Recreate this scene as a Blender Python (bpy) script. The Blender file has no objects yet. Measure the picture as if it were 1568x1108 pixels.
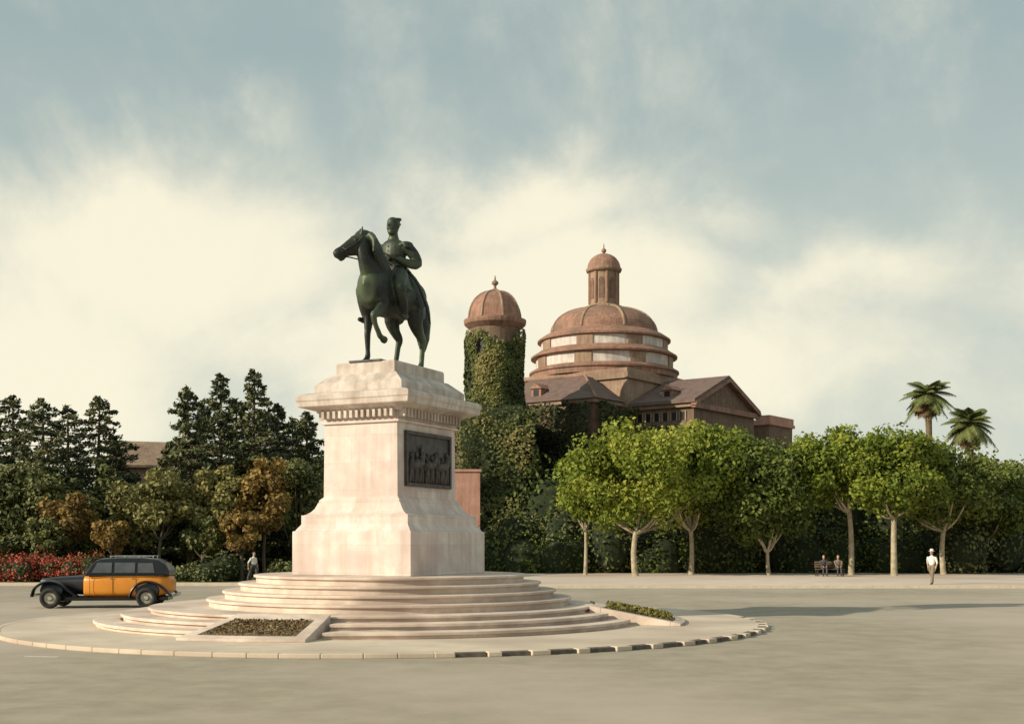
import bpy, bmesh, math, numpy as np
from mathutils import Vector, Matrix, noise as mn
R=np.random.default_rng(11)
rad=math.radians
scene=bpy.context.scene
COL=scene.collection
F=1850.0
# ------------------------------------------------------------ materials
def nodes(name):
    m=bpy.data.materials.new(name); m.use_nodes=True
    nt=m.node_tree; nt.nodes.clear()
    out=nt.nodes.new('ShaderNodeOutputMaterial'); b=nt.nodes.new('ShaderNodeBsdfPrincipled')
    nt.links.new(b.outputs[0],out.inputs[0]); return m,nt,b,out
def c4(c): return (c[0],c[1],c[2],1)
def mk(name,c1,c2,scale=3,rough=.85,bump=.15,metal=0,c3=None,scale2=None,detail=8,joints=None,lo=.35,hi=.65,streak=0):
    m,nt,b,out=nodes(name); L=nt.links.new
    tc=nt.nodes.new('ShaderNodeTexCoord')
    n=nt.nodes.new('ShaderNodeTexNoise'); n.inputs['Scale'].default_value=scale; n.inputs['Detail'].default_value=detail; n.inputs['Roughness'].default_value=.65
    L(tc.outputs['Object'],n.inputs['Vector'])
    r=nt.nodes.new('ShaderNodeValToRGB'); r.color_ramp.elements[0].position=lo; r.color_ramp.elements[1].position=hi
    r.color_ramp.elements[0].color=c4(c1); r.color_ramp.elements[1].color=c4(c2)
    L(n.outputs['Fac'],r.inputs[0]); col=r.outputs[0]
    if c3:
        n2=nt.nodes.new('ShaderNodeTexNoise'); n2.inputs['Scale'].default_value=scale2 or scale*.2; n2.inputs['Detail'].default_value=5
        L(tc.outputs['Object'],n2.inputs['Vector'])
        r2=nt.nodes.new('ShaderNodeValToRGB'); r2.color_ramp.elements[0].position=.45; r2.color_ramp.elements[1].position=.65
        L(n2.outputs['Fac'],r2.inputs[0])
        mx=nt.nodes.new('ShaderNodeMixRGB'); L(r2.outputs[0],mx.inputs[0]); L(col,mx.inputs[1]); mx.inputs[2].default_value=c4(c3); col=mx.outputs[0]
    if streak:   # vertical rain staining
        mp=nt.nodes.new('ShaderNodeMapping'); mp.inputs['Scale'].default_value=(5,5,.35); L(tc.outputs['Object'],mp.inputs[0])
        n3=nt.nodes.new('ShaderNodeTexNoise'); n3.inputs['Scale'].default_value=1; n3.inputs['Detail'].default_value=6; L(mp.outputs[0],n3.inputs['Vector'])
        r3=nt.nodes.new('ShaderNodeValToRGB'); r3.color_ramp.elements[0].position=.35; r3.color_ramp.elements[1].position=.6
        k=1-streak; r3.color_ramp.elements[0].color=(k,k*.97,k*.93,1); r3.color_ramp.elements[1].color=(1,1,1,1); L(n3.outputs['Fac'],r3.inputs[0])
        m3=nt.nodes.new('ShaderNodeMixRGB'); m3.blend_type='MULTIPLY'; m3.inputs[0].default_value=1; L(col,m3.inputs[1]); L(r3.outputs[0],m3.inputs[2]); col=m3.outputs[0]
    if joints:
        jw,jh,dark=joints
        sp=nt.nodes.new('ShaderNodeSeparateXYZ'); L(tc.outputs['Object'],sp.inputs[0])
        ad=nt.nodes.new('ShaderNodeMath'); L(sp.outputs[0],ad.inputs[0]); L(sp.outputs[1],ad.inputs[1])
        cb=nt.nodes.new('ShaderNodeCombineXYZ'); L(ad.outputs[0],cb.inputs[0]); L(sp.outputs[2],cb.inputs[1])
        br=nt.nodes.new('ShaderNodeTexBrick'); L(cb.outputs[0],br.inputs['Vector']); br.inputs['Scale'].default_value=1
        br.inputs['Brick Width'].default_value=jw; br.inputs['Row Height'].default_value=jh; br.inputs['Mortar Size'].default_value=.010
        br.inputs['Mortar Smooth'].default_value=.4
        br.inputs['Color1'].default_value=(1,1,1,1); br.inputs['Color2'].default_value=(.90,.86,.85,1); br.inputs['Mortar'].default_value=(dark,dark,dark,1)
        mu=nt.nodes.new('ShaderNodeMixRGB'); mu.blend_type='MULTIPLY'; mu.inputs[0].default_value=1; L(col,mu.inputs[1]); L(br.outputs[0],mu.inputs[2]); col=mu.outputs[0]
    L(col,b.inputs['Base Color'])
    b.inputs['Roughness'].default_value=rough; b.inputs['Metallic'].default_value=metal
    if bump:
        bp=nt.nodes.new('ShaderNodeBump'); bp.inputs['Strength'].default_value=bump; bp.inputs['Distance'].default_value=.05
        L(n.outputs['Fac'],bp.inputs['Height']); L(bp.outputs[0],b.inputs['Normal'])
    return m
def leafmat(name,stops,trans=.25):
    m,nt,b,out=nodes(name); L=nt.links.new
    a=nt.nodes.new('ShaderNodeAttribute'); a.attribute_name='tint'
    r=nt.nodes.new('ShaderNodeValToRGB'); el=r.color_ramp.elements
    el[0].position=0; el[0].color=c4(stops[0]); el[1].position=1; el[1].color=c4(stops[-1])
    for i,s in enumerate(stops[1:-1]):
        e=el.new((i+1)/(len(stops)-1)); e.color=c4(s)
    L(a.outputs['Fac'],r.inputs[0]); L(r.outputs[0],b.inputs['Base Color']); b.inputs['Roughness'].default_value=.6
    b.inputs['Specular IOR Level'].default_value=.25
    if trans:
        t=nt.nodes.new('ShaderNodeBsdfTranslucent'); L(r.outputs[0],t.inputs[0])
        mx=nt.nodes.new('ShaderNodeMixShader'); mx.inputs[0].default_value=trans
        L(b.outputs[0],mx.inputs[1]); L(t.outputs[0],mx.inputs[2]); L(mx.outputs[0],out.inputs[0])
    return m
M={}
M['stone']=mk('pedestal_stone',(.66,.56,.51),(.78,.70,.64),2.5,.8,.12,c3=(.62,.51,.47),scale2=.9,joints=(1.25,.74,.84),streak=.12)
M['trim']=mk('trim_stone',(.54,.46,.41),(.70,.62,.56),3,.85,.15,c3=(.44,.36,.31),scale2=1.2,streak=.2)
M['step']=mk('step_stone',(.56,.44,.36),(.74,.61,.51),2.2,.9,.2,c3=(.47,.365,.30),scale2=.7)
M['apron']=mk('apron_paving',(.54,.44,.34),(.68,.57,.45),1.4,.95,.25,c3=(.46,.37,.29),scale2=.35)
M['kerb']=mk('kerb_stone',(.52,.43,.34),(.64,.54,.43),5,.9,.2)
M['kerbdark']=mk('dark_kerb',(.08,.06,.05),(.17,.135,.11),6,.85,.2)  # dark brown tone for part of the kerb ring
M['road']=mk('road_asphalt',(.285,.243,.178),(.375,.322,.243),1.1,.95,.3,c3=(.45,.37,.30),scale2=.09,detail=12)
M['paint']=mk('worn_road_paint',(.5,.46,.4),(.75,.7,.62),9,.8,.1)
M['ground']=mk('ground_earth',(.2,.16,.11),(.28,.23,.16),.6,.95,.2)
M['pave']=mk('pavement_sand',(.58,.47,.38),(.68,.57,.47),.8,.95,.1,c3=(.50,.40,.33),scale2=.1)
M['lawn']=mk('lawn_grass',(.07,.10,.028),(.13,.165,.05),4,.95,.5,c3=(.16,.15,.055),scale2=.3)
M['soil']=mk('bed_gravel',(.12,.08,.04),(.30,.22,.13),14,.95,.6)
M['bronze']=mk('bronze_patina',(.011,.012,.010),(.030,.033,.027),4,.5,.3,metal=.3,c3=(.075,.10,.055),scale2=1.5,lo=.3,hi=.75)
M['relief']=mk('relief_bronze',(.04,.035,.033),(.10,.085,.078),5,.55,.3,metal=.3)
M['brick']=mk('church_brick',(.17,.105,.072),(.25,.165,.118),3,.9,.2,c3=(.20,.14,.10),scale2=.3,joints=(.9,.35,.75),streak=.25)
M['tan']=mk('church_stucco',(.30,.20,.14),(.41,.29,.205),1.5,.9,.1,c3=(.25,.165,.12),scale2=.4,streak=.25)
M['tile']=mk('roof_tiles',(.27,.14,.10),(.38,.215,.155),2.2,.85,.3,c3=(.22,.135,.095),scale2=.5,streak=.25)
M['tiledark']=mk('roof_slate_tiles',(.11,.073,.066),(.19,.12,.10),2,.85,.3,c3=(.155,.11,.085),scale2=.4)
M['white']=mk('drum_white_stucco',(.58,.52,.49),(.72,.66,.62),2,.85,.05,c3=(.5,.42,.38),scale2=.8,streak=.2)
M['pink']=mk('pink_wall',(.44,.23,.17),(.55,.31,.24),1.5,.9,.1,streak=.2)
M['win']=mk('window_dark_glass',(.012,.013,.016),(.03,.03,.035),2,.2,0)
M['ivybase']=mk('ivy_wall_base',(.02,.03,.012),(.05,.06,.022),1.2,.95,.4)
M['bark']=mk('plane_bark',(.25,.20,.13),(.48,.41,.29),3,.9,.3)
M['barkd']=mk('dark_bark',(.06,.045,.03),(.13,.10,.07),4,.95,.4)
M['palmb']=mk('palm_trunk_fibre',(.12,.085,.05),(.22,.16,.1),6,.95,.5)
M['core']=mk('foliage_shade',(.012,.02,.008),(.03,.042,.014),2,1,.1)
M['black']=mk('car_black_paint',(.008,.008,.010),(.014,.014,.016),2,.25,0)
M['orange']=mk('car_orange_paint',(.62,.22,.018),(.70,.27,.03),1.2,.32,0)
M['rubber']=mk('tyre_rubber',(.012,.012,.012),(.03,.028,.026),8,.85,.1)
M['chrome']=mk('chrome_trim',(.55,.54,.5),(.7,.69,.66),5,.25,0,metal=.9)
M['glass']=mk('car_glass',(.06,.065,.07),(.10,.105,.11),2,.08,0)
M['cream']=mk('wheel_cream',(.3,.27,.2),(.4,.36,.28),4,.4,0)
M['skin']=mk('skin',(.42,.24,.16),(.5,.3,.2),6,.6,0)
M['hair']=mk('hair',(.02,.014,.01),(.04,.03,.02),20,.7,0)
M['shirt']=mk('white_shirt',(.66,.64,.58),(.78,.76,.7),5,.9,.1)
M['trous']=mk('brown_trousers',(.17,.13,.09),(.24,.19,.14),5,.9,.1)
M['darkcloth']=mk('dark_cloth',(.05,.045,.05),(.09,.08,.085),5,.9,.1)
M['shoe']=mk('shoe_leather',(.03,.02,.015),(.05,.035,.02),5,.5,0)
M['wood']=mk('bench_wood',(.12,.08,.05),(.2,.14,.08),6,.8,.2)
LM={}
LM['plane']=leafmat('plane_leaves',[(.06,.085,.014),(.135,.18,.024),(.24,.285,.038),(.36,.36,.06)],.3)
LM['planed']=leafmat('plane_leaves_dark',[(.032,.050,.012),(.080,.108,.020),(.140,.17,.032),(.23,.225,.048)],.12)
LM['conifer']=leafmat('conifer_needles',[(.030,.040,.018),(.062,.076,.032),(.10,.11,.045),(.16,.15,.06)],0)
LM['broad']=leafmat('broad_leaves',[(.04,.052,.018),(.085,.10,.033),(.145,.15,.05),(.22,.20,.07)],0)
LM['amber']=leafmat('amber_leaves',[(.10,.062,.022),(.20,.13,.038),(.31,.20,.055),(.38,.28,.10)],.15)
LM['olive']=leafmat('olive_leaves',[(.075,.078,.032),(.15,.145,.05),(.25,.225,.08),(.34,.30,.11)],.15)
LM['ivy']=leafmat('ivy_leaves',[(.014,.021,.008),(.036,.048,.015),(.066,.076,.022),(.13,.105,.03)],0)
LM['ivyl']=leafmat('ivy_leaves_light',[(.032,.042,.013),(.068,.084,.024),(.12,.13,.036),(.21,.18,.06)],0)
LM['red']=leafmat('flower_leaves',[(.04,.06,.018),(.07,.10,.028),(.42,.06,.04),(.58,.12,.07)],0)
LM['bed']=leafmat('bed_leaves',[(.05,.06,.02),(.12,.12,.03),(.25,.20,.05),(.35,.28,.07)],0)
LM['dry']=leafmat('dry_leaves',[(.09,.055,.025),(.17,.11,.05),(.26,.19,.09),(.34,.26,.14)],0)
LM['palm']=leafmat('palm_fronds',[(.24,.14,.08),(.20,.15,.07),(.13,.155,.05),(.22,.25,.085)],.2)
# ------------------------------------------------------------ helpers
def empty(name,loc=(0,0,0),rz=0,sc=1,parent=None):
    e=bpy.data.objects.new(name,None); COL.objects.link(e); e.location=loc; e.rotation_euler=(0,0,rz); e.scale=(sc,sc,sc); e.empty_display_size=.3
    if parent: e.parent=parent
    return e
def obj(name,V,Fc,mat,parent=None,smooth=False,bevel=0,loc=(0,0,0),rz=0):
    me=bpy.data.meshes.new(name); me.from_pydata([tuple(v) for v in V],[],[tuple(f) for f in Fc]); me.update()
    bm=bmesh.new(); bm.from_mesh(me); bmesh.ops.recalc_face_normals(bm,faces=bm.faces); bm.to_mesh(me); bm.free()
    o=bpy.data.objects.new(name,me); COL.objects.link(o); me.materials.append(mat)
    if parent: o.parent=parent
    o.location=loc; o.rotation_euler=(0,0,rz)
    if smooth: 
        for p in me.polygons: p.use_smooth=True
    if bevel:
        b=o.modifiers.new('bevel','BEVEL'); b.width=bevel; b.segments=2; b.limit_method='ANGLE'; b.angle_limit=rad(35)
    return o
class Geo:
    def __init__(s): s.V=[]; s.F=[]
    def add(s,V,Fc):
        k=len(s.V); s.V+= [tuple(v) for v in V]; s.F+=[tuple(i+k for i in f) for f in Fc]
    def box(s,x0,x1,y0,y1,z0,z1):
        s.add([(x0,y0,z0),(x1,y0,z0),(x1,y1,z0),(x0,y1,z0),(x0,y0,z1),(x1,y0,z1),(x1,y1,z1),(x0,y1,z1)],
              [(0,3,2,1),(4,5,6,7),(0,1,5,4),(1,2,6,5),(2,3,7,6),(3,0,4,7)])
    def tiers(s,lv):
        V=[];Fc=[]
        for (w,l,z) in lv: V+=[(-w/2,-l/2,z),(w/2,-l/2,z),(w/2,l/2,z),(-w/2,l/2,z)]
        Fc.append((0,3,2,1))
        for i in range(len(lv)-1):
            a=4*i
            for j in range(4): Fc.append((a+j,a+(j+1)%4,a+4+(j+1)%4,a+4+j))
        a=4*(len(lv)-1); Fc.append((a,a+1,a+2,a+3)); s.add(V,Fc)
    def lathe(s,prof,n=48,cx=0,cy=0,a0=0):
        V=[];Fc=[]
        for (r,z) in prof:
            for i in range(n):
                a=a0+2*math.pi*i/n; V.append((cx+r*math.cos(a),cy+r*math.sin(a),z))
        for k in range(len(prof)-1):
            for i in range(n): Fc.append((k*n+i,k*n+(i+1)%n,(k+1)*n+(i+1)%n,(k+1)*n+i))
        Fc.append(tuple(range(n))[::-1]); Fc.append(tuple((len(prof)-1)*n+i for i in range(n))); s.add(V,Fc)
    def tube(s,pts,rads,hint=(1,0,0),n=14,sub=3,cap=.6):
        P=[Vector(p) for p in pts]; Q=[(r,r) if not hasattr(r,'__len__') else tuple(r) for r in rads]
        if sub>1 and len(P)>2:
            NP=[];NQ=[]
            for i in range(len(P)-1):
                p0=P[max(i-1,0)];p1=P[i];p2=P[i+1];p3=P[min(i+2,len(P)-1)]
                for k in range(sub):
                    t=k/sub
                    NP.append(.5*((2*p1)+(p2-p0)*t+(2*p0-5*p1+4*p2-p3)*t*t+(3*p1-p0-3*p2+p3)*t**3))
                    tt=t; NQ.append((Q[i][0]*(1-tt)+Q[i+1][0]*tt,Q[i][1]*(1-tt)+Q[i+1][1]*tt))
            NP.append(P[-1]);NQ.append(Q[-1]);P=NP;Q=NQ
        hint=Vector(hint); V=[];Fc=[]; m=len(P)
        for i in range(m):
            t=(P[min(i+1,m-1)]-P[max(i-1,0)]).normalized()
            sd=hint-hint.dot(t)*t
            if sd.length<.05: sd=Vector((0,0,1))-t*t.z
            if sd.length<.05: sd=Vector((0,1,0))
            sd.normalize(); ot=t.cross(sd)
            for j in range(n):
                a=2*math.pi*j/n; V.append(P[i]+sd*Q[i][0]*math.cos(a)+ot*Q[i][1]*math.sin(a))
        for i in range(m-1):
            for j in range(n): Fc.append((i*n+j,i*n+(j+1)%n,(i+1)*n+(j+1)%n,(i+1)*n+j))
        t0=(P[0]-P[1]).normalized(); t1=(P[-1]-P[-2]).normalized()
        V.append(P[0]+t0*min(Q[0])*cap); V.append(P[-1]+t1*min(Q[-1])*cap); a=len(V)-2;b=len(V)-1
        for j in range(n):
            Fc.append((a,(j+1)%n,j)); Fc.append((b,(m-1)*n+j,(m-1)*n+(j+1)%n))
        s.add(V,Fc)
    def ell(s,c,r,n=12):
        V=[];Fc=[]
        for i in range(1,n):
            th=math.pi*i/n
            for j in range(n*2):
                a=math.pi*j/n; V.append((c[0]+r[0]*math.sin(th)*math.cos(a),c[1]+r[1]*math.sin(th)*math.sin(a),c[2]+r[2]*math.cos(th)))
        m=2*n
        for i in range(n-2):
            for j in range(m): Fc.append((i*m+j,i*m+(j+1)%m,(i+1)*m+(j+1)%m,(i+1)*m+j))
        V.append((c[0],c[1],c[2]+r[2]));V.append((c[0],c[1],c[2]-r[2])); a=len(V)-2
        for j in range(m): Fc.append((a,j,(j+1)%m)); Fc.append((a+1,(n-2)*m+(j+1)%m,(n-2)*m+j))
        s.add(V,Fc)
    def obj(s,name,mat,parent=None,**k): return obj(name,s.V,s.F,mat,parent,**k)
def remesh(o,vox,smooth=2):
    r=o.modifiers.new('r','REMESH'); r.mode='VOXEL'; r.voxel_size=vox
    if smooth:
        sm=o.modifiers.new('s','SMOOTH'); sm.factor=.5; sm.iterations=smooth
    dg=bpy.context.evaluated_depsgraph_get(); dg.update()
    me=bpy.data.meshes.new_from_object(o.evaluated_get(dg)); o.modifiers.clear(); o.data=me
    for p in me.polygons: p.use_smooth=True
    return me
def leaves(name,C,N,S,T,mat,parent=None,asp=.6):
    C=np.asarray(C,float);N=np.asarray(N,float);n=len(C); S=np.broadcast_to(np.asarray(S,float),(n,))[:,None]
    N=N/(np.linalg.norm(N,axis=1,keepdims=True)+1e-9)
    u=np.cross(N,R.normal(size=(n,3))); u/=np.linalg.norm(u,axis=1,keepdims=True)+1e-9; v=np.cross(N,u)
    V=np.stack([C+u*S*.5,C+v*S*.5*asp,C-u*S*.5,C-v*S*.5*asp],1).reshape(-1,3)
    me=bpy.data.meshes.new(name); me.from_pydata(V.tolist(),[],np.arange(4*n).reshape(-1,4).tolist())
    a=me.attributes.new('tint','FLOAT','FACE'); a.data.foreach_set('value',np.clip(T,0,1).astype(np.float32))
    o=bpy.data.objects.new(name,me); COL.objects.link(o); me.materials.append(mat)
    if parent: o.parent=parent
    return o
def sph(n):
    d=R.normal(size=(n,3)); return d/np.linalg.norm(d,axis=1,keepdims=True)
def px(p,D): return (p-784)/F*D
def zz(y,D): return 2.3+(829-y)/F*D
# ------------------------------------------------------------ ground and roads
def sheet(name,pts,z,mat,parent=None):
    return obj(name,[(x,y,z) for x,y in pts],[tuple(range(len(pts)))],mat,parent)
sheet('ground',[(-1500,-600),(1500,-600),(1500,2500),(-1500,2500)],0,M['ground'])
sheet('road',[(-260,-60),(260,-60),(260,77),(-260,77)],.004,M['road'])
g=Geo()
for x,y in [(-9.4,24.1),(-12.6,26.4),(-15.9,29.6)]: g.add([(x-.35,y-.03,.008),(x+.35,y-.11,.008),(x+.36,y+.06,.008),(x-.34,y+.14,.008)],[(0,1,2,3)])
g.obj('road_marking',M['paint'])
g=Geo(); g.box(-4,180,60,92,.0,.13); g.obj('pavement',M['pave'])
g=Geo(); g.box(-4,180,59.7,59.997,.0,.14); g.obj('pavement_kerb',M['kerb'])
g=Geo(); g.box(-180,-5.5,64.3,130,.0,.12); g.obj('lawn',M['lawn'])
g=Geo(); g.box(-180,-5.5,63.3,64.296,.0,.14); g.obj('lawn_kerb',M['kerb'])
# ------------------------------------------------------------ monument platform
CX,CY=-3.4,34.06; TH=rad(-26)
plat=empty('stone_steps',(CX,CY,0))
def kf(a): return 1+.16*max(0,math.cos(a-math.pi))
def polar(g,r0,r1,a0,a1,zb,z0,z1,step=2.0,k=kf):
    a0=rad(a0);a1=rad(a1); n=max(1,int(round((a1-a0)/rad(step))))
    V=[];Fc=[]
    for i in range(n+1):
        a=a0+(a1-a0)*i/n; kk=k(a); c,s=math.cos(a)*kk,math.sin(a)*kk
        V+=[(r0*c,r0*s,zb),(r1*c,r1*s,zb),(r1*c,r1*s,z1),(r0*c,r0*s,z0)]
    for i in range(n):
        b=4*i
        for j in range(4): Fc.append((b+j,b+(j+1)%4,b+4+(j+1)%4,b+4+j))
    Fc.append((0,1,2,3)); Fc.append((4*n,4*n+3,4*n+2,4*n+1)); g.add(V,Fc)
one=lambda a:1
zl=[1.40,1.19,.98,.77,.56]; rr=[3.8,4.22,4.64,5.06]
for i in range(4):
    g=Geo()
    g.lathe([(rr[i]-.07,zl[i+1]),(rr[i]-.07,zl[i]-.08),(rr[i],zl[i]-.06),(rr[i],zl[i]-.016),(rr[i]-.018,zl[i]),(.01,zl[i])],128)
    g.obj('upper_step_%d'%(i+1),M['step'],plat)
def ringdisc(rb,zb,zt,mat,name):
    n=144; V=[];Fc=[]
    prof=[(rb-.07,zb),(rb-.07,zt-.08),(rb,zt-.06),(rb,zt-.016),(rb-.018,zt)]
    for (r,z) in prof:
        for i in range(n):
            a=2*math.pi*i/n; kk=kf(a); V.append((r*kk*math.cos(a),r*kk*math.sin(a),z))
    for k in range(len(prof)-1):
        for i in range(n): Fc.append((k*n+i,k*n+(i+1)%n,(k+1)*n+(i+1)%n,(k+1)*n+i))
    Fc.append(tuple((len(prof)-1)*n+i for i in range(n))); Fc.append(tuple(range(n)))
    return obj(name,V,Fc,mat,plat)
ringdisc(5.7,.1,.56,M['step'],'landing')
flights=[(-97,-19),(11,98),(121,240)]
for a0,a1 in flights:
    g=Geo(); polar(g,5.60,6.24,a0,a1,.1,.33,.33); polar(g,5.60,6.3,a0,a1,.333,.41,.41); g.obj('lower_step',M['step'],plat,bevel=.012)
    g=Geo(); polar(g,6.303,6.84,a0,a1,.1,.175,.175); polar(g,6.303,6.9,a0,a1,.178,.255,.255); g.obj('lower_step',M['step'],plat,bevel=.012)
g=Geo(); g.lathe([(10.15,.0),(10.15,.1),(.01,.1)],160); g.obj('apron',M['apron'],plat)
g=Geo(); gd=Geo(); a=-180.0; i=0
while a<180:
    st=3.2+1.6*abs(math.sin(i*2.3))
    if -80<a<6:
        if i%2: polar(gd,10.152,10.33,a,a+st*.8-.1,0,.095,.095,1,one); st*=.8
        else: polar(g,10.152,10.4,a,a+st*.5-.1,0,.107,.107,1,one); st*=.5
    else: polar(g,10.152,10.36,a,min(180,a+st)-.03,0,.104,.104,1,one)
    a+=st; i+=1
g.obj('kerb_stones',M['apron'],plat,bevel=.02); gd.obj('dark_kerb_stones',M['kerbdark'],plat,bevel=.012)  # dark segments alternate with pale ones along the front-right arc
def planter(a0,a1,green,ro=7.6):
    e=empty('flower_bed',(CX,CY,0))
    zi,zo=.60,.16; w=.26
    def zr(r): return zi+(zo-zi)*(r-5.705)/(ro-5.705)
    dg=math.degrees(w/6.6)
    g=Geo()
    polar(g,5.752,5.752+.3,a0,a1,.1,zi,zr(6.05)); polar(g,ro-w,ro,a0,a1,.1,zr(ro-w),zo)
    polar(g,6.055,ro-w-.003,a0,a0+dg,.1,zr(6.055),zr(ro-w)); polar(g,6.055,ro-w-.003,a1-dg,a1,.1,zr(6.055),zr(ro-w))
    g.obj('stone_border',M['step'],e,bevel=.01)
    g=Geo(); polar(g,6.06,ro-w-.006,a0+dg+.03,a1-dg-.03,.1,zr(6.06)-.03,zr(ro-w)-.03); g.obj('soil',M['soil'],e)
    n=1500 if green else 1400
    aa=np.radians(R.uniform(a0+dg+.6,a1-dg-.6,n)); r=R.uniform(6.15,ro-w-.08,n); k=np.array([kf(t) for t in aa])
    z=np.array([zr(t) for t in r])+(R.uniform(0,.03,n) if not green else R.uniform(0,.10,n))
    C=np.stack([r*k*np.cos(aa),r*k*np.sin(aa),z],1)
    leaves('plants',C,R.normal(size=(n,3))+[0,0,.8],R.uniform(.06,.13,n) if green else R.uniform(.04,.09,n),R.uniform(0,1,n)*(1 if green else .8),LM['bed' if green else 'dry'],e)
planter(-120,-98.2,False); planter(-18,10,True,8.2); planter(99,120,True)
# ------------------------------------------------------------ pedestal
ped=empty('stone_pedestal',(CX,CY,0),TH)
g=Geo(); g.tiers([(3.76,4.18,1.402),(3.76,4.18,2.56),(3.73,4.15,2.59)]); g.obj('base_block',M['stone'],ped,bevel=.015)
g=Geo(); g.tiers([(3.64,4.07,2.592),(3.56,4.0,2.66),(3.42,3.9,2.74),(3.38,3.86,2.78),(3.38,3.86,3.02)]); g.obj('second_block',M['stone'],ped)
g=Geo(); g.tiers([(3.28,3.78,3.022),(3.14,3.68,3.05),(2.96,3.56,3.11),(2.80,3.46,3.19),(2.68,3.41,3.29),(2.62,3.38,3.36)]); g.obj('plinth_moulding',M['stone'],ped)
g=Geo(); g.tiers([(2.56,3.36,3.362),(2.56,3.36,3.43),(2.36,3.20,3.52),(2.32,3.18,5.5)]); g.obj('shaft',M['stone'],ped)
g=Geo(); g.tiers([(2.48,3.32,5.502),(2.48,3.32,5.56),(2.36,3.2,5.60),(2.36,3.2,5.80)]); g.obj('frieze',M['stone'],ped)
g=Geo(); g.tiers([(2.60,3.44,5.802),(2.66,3.5,5.86),(3.2,3.86,5.93),(3.44,4.04,5.96),(3.5,4.08,5.98),(3.52,4.1,6.10),(3.58,4.15,6.14),(3.58,4.15,6.25),(3.45,4.03,6.30),(2.95,3.6,6.36)]); g.obj('cornice',M['trim'],ped)
g=Geo(); g.tiers([(2.78,3.5,6.34),(2.78,3.5,6.56),(2.70,3.42,6.60),(2.2,3.0,6.80),(2.05,2.88,6.86)]); g.obj('upper_plinth',M['trim'],ped)
g=Geo(); g.tiers([(1.87,2.72,6.85),(1.87,2.72,7.13),(1.83,2.68,7.19)]); g.obj('statue_base',M['trim'],ped)
g=Geo()
def dent(w,l,z0,z1,nx,ny,s,dp):
    for i in range(nx):
        x=-w/2+w*(i+.5)/nx
        for sg in (-1,1):
            y0=sg*l/2; g.box(x-s/2,x+s/2,min(y0,y0+sg*dp),max(y0,y0+sg*dp),z0,z1)
    for i in range(ny):
        y=-l/2+l*(i+.5)/ny
        for sg in (-1,1):
            x0=sg*w/2; g.box(min(x0,x0+sg*dp),max(x0,x0+sg*dp),y-s/2,y+s/2,z0,z1)
dent(2.363,3.203,5.64,5.86,13,18,.085,.19)
g.obj('dentils',M['trim'],ped)
for sx in (1,-1):
    x=sx*1.165
    g=Geo()
    for (ya,yb,za,zb) in [(-1.25,1.25,3.80,3.90),(-1.25,1.25,5.20,5.30),(-1.25,-1.15,3.903,5.197),(1.15,1.25,3.903,5.197)]:
        g.box(min(x,x+sx*.09),max(x,x+sx*.09),ya,yb,za,zb)
    g.obj('panel_frame',M['relief'],ped,bevel=.01)
    g=Geo(); g.box(min(x,x+sx*.03),max(x,x+sx*.03),-1.148,1.148,3.902,5.198); g.obj('panel_plate',M['relief'],ped)
    g=Geo()
    for i in range(8):
        y=-1+i*.285+R.uniform(-.04,.04); h=R.uniform(.62,.85); zb=3.92; xx=x+sx*.05
        g.tube([(xx,y-.06,zb),(xx,y-.02,zb+h*.5),(xx,y+.02,zb+h*.85)],[.05,.07,.09],(0,1,0),10,2)
        g.tube([(xx,y+.09,zb),(xx,y+.05,zb+h*.5),(xx,y+.02,zb+h*.8)],[.04,.06,.07],(0,1,0),10,2)
        g.ell((xx,y+.02,zb+h+.02),(.06,.065,.085),8)
        g.tube([(xx+sx*.02,y,zb+h*.8),(xx+sx*.05,y+R.uniform(-.25,.25),zb+h*R.uniform(.5,1.2))],[.035,.025],(0,0,1),8,1)
    for i in range(3):
        y=-.7+i*.7; xx=x+sx*.05
        g.tube([(xx,y-.3,4.35),(xx,y,4.4),(xx,y+.25,4.45),(xx,y+.36,4.75)],[.12,.13,.12,.06],(0,0,1),10,2)
    g.obj('relief_figures',M['relief'],ped,smooth=True)
# ------------------------------------------------------------ bronze horse and rider
SC=1.63
st=empty('equestrian_statue',(CX,CY,7.19),TH,SC)
H=lambda f,s,z:(s,-f,z)
g=Geo(); X=(1,0,0)
g.tube([H(-.90,0,1.27),H(-.82,0,1.27),H(-.66,0,1.29),H(-.42,0,1.27),H(-.12,0,1.2),H(.15,0,1.19),H(.4,0,1.22),H(.6,0,1.27),H(.76,0,1.29),H(.83,0,1.29)],
 [(.12,.16),(.23,.28),(.31,.34),(.31,.34),(.32,.33),(.32,.35),(.30,.38),(.28,.37),(.21,.30),(.11,.18)],X,20)
g.tube([H(.36,0,1.36),H(.58,0,1.56),H(.70,-.01,1.75),H(.77,-.04,1.9),H(.81,-.08,2.0)],[(.22,.38),(.18,.31),(.155,.26),(.13,.21),(.10,.15)],X,18)
d=Vector((.60,-.56,-.50)).normalized(); p0=Vector((.80,-.06,2.03))
def hp(t,up=0,sd=0):
    sv=Vector((.56,.60,0)).normalized(); uv=sv.cross(d)*-1
    if uv.z<0: uv=-uv
    q=p0+d*t*.95+uv*up+sv*sd; return H(q.x,q.y,q.z)
hintd=Vector(H(.56,.60,0))
g.tube([hp(-.08),hp(.02),hp(.14,-.02),hp(.28,-.01),hp(.42,0),hp(.52,0),hp(.58,-.01)],[(.08,.10),(.11,.15),(.115,.175),(.09,.135),(.07,.095),(.072,.092),(.055,.07)],hintd,16)
g.tube([hp(.40,-.07),hp(.50,-.10),hp(.55,-.10)],[(.04,.035),(.045,.035),(.03,.025)],hintd,10,2)
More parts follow.
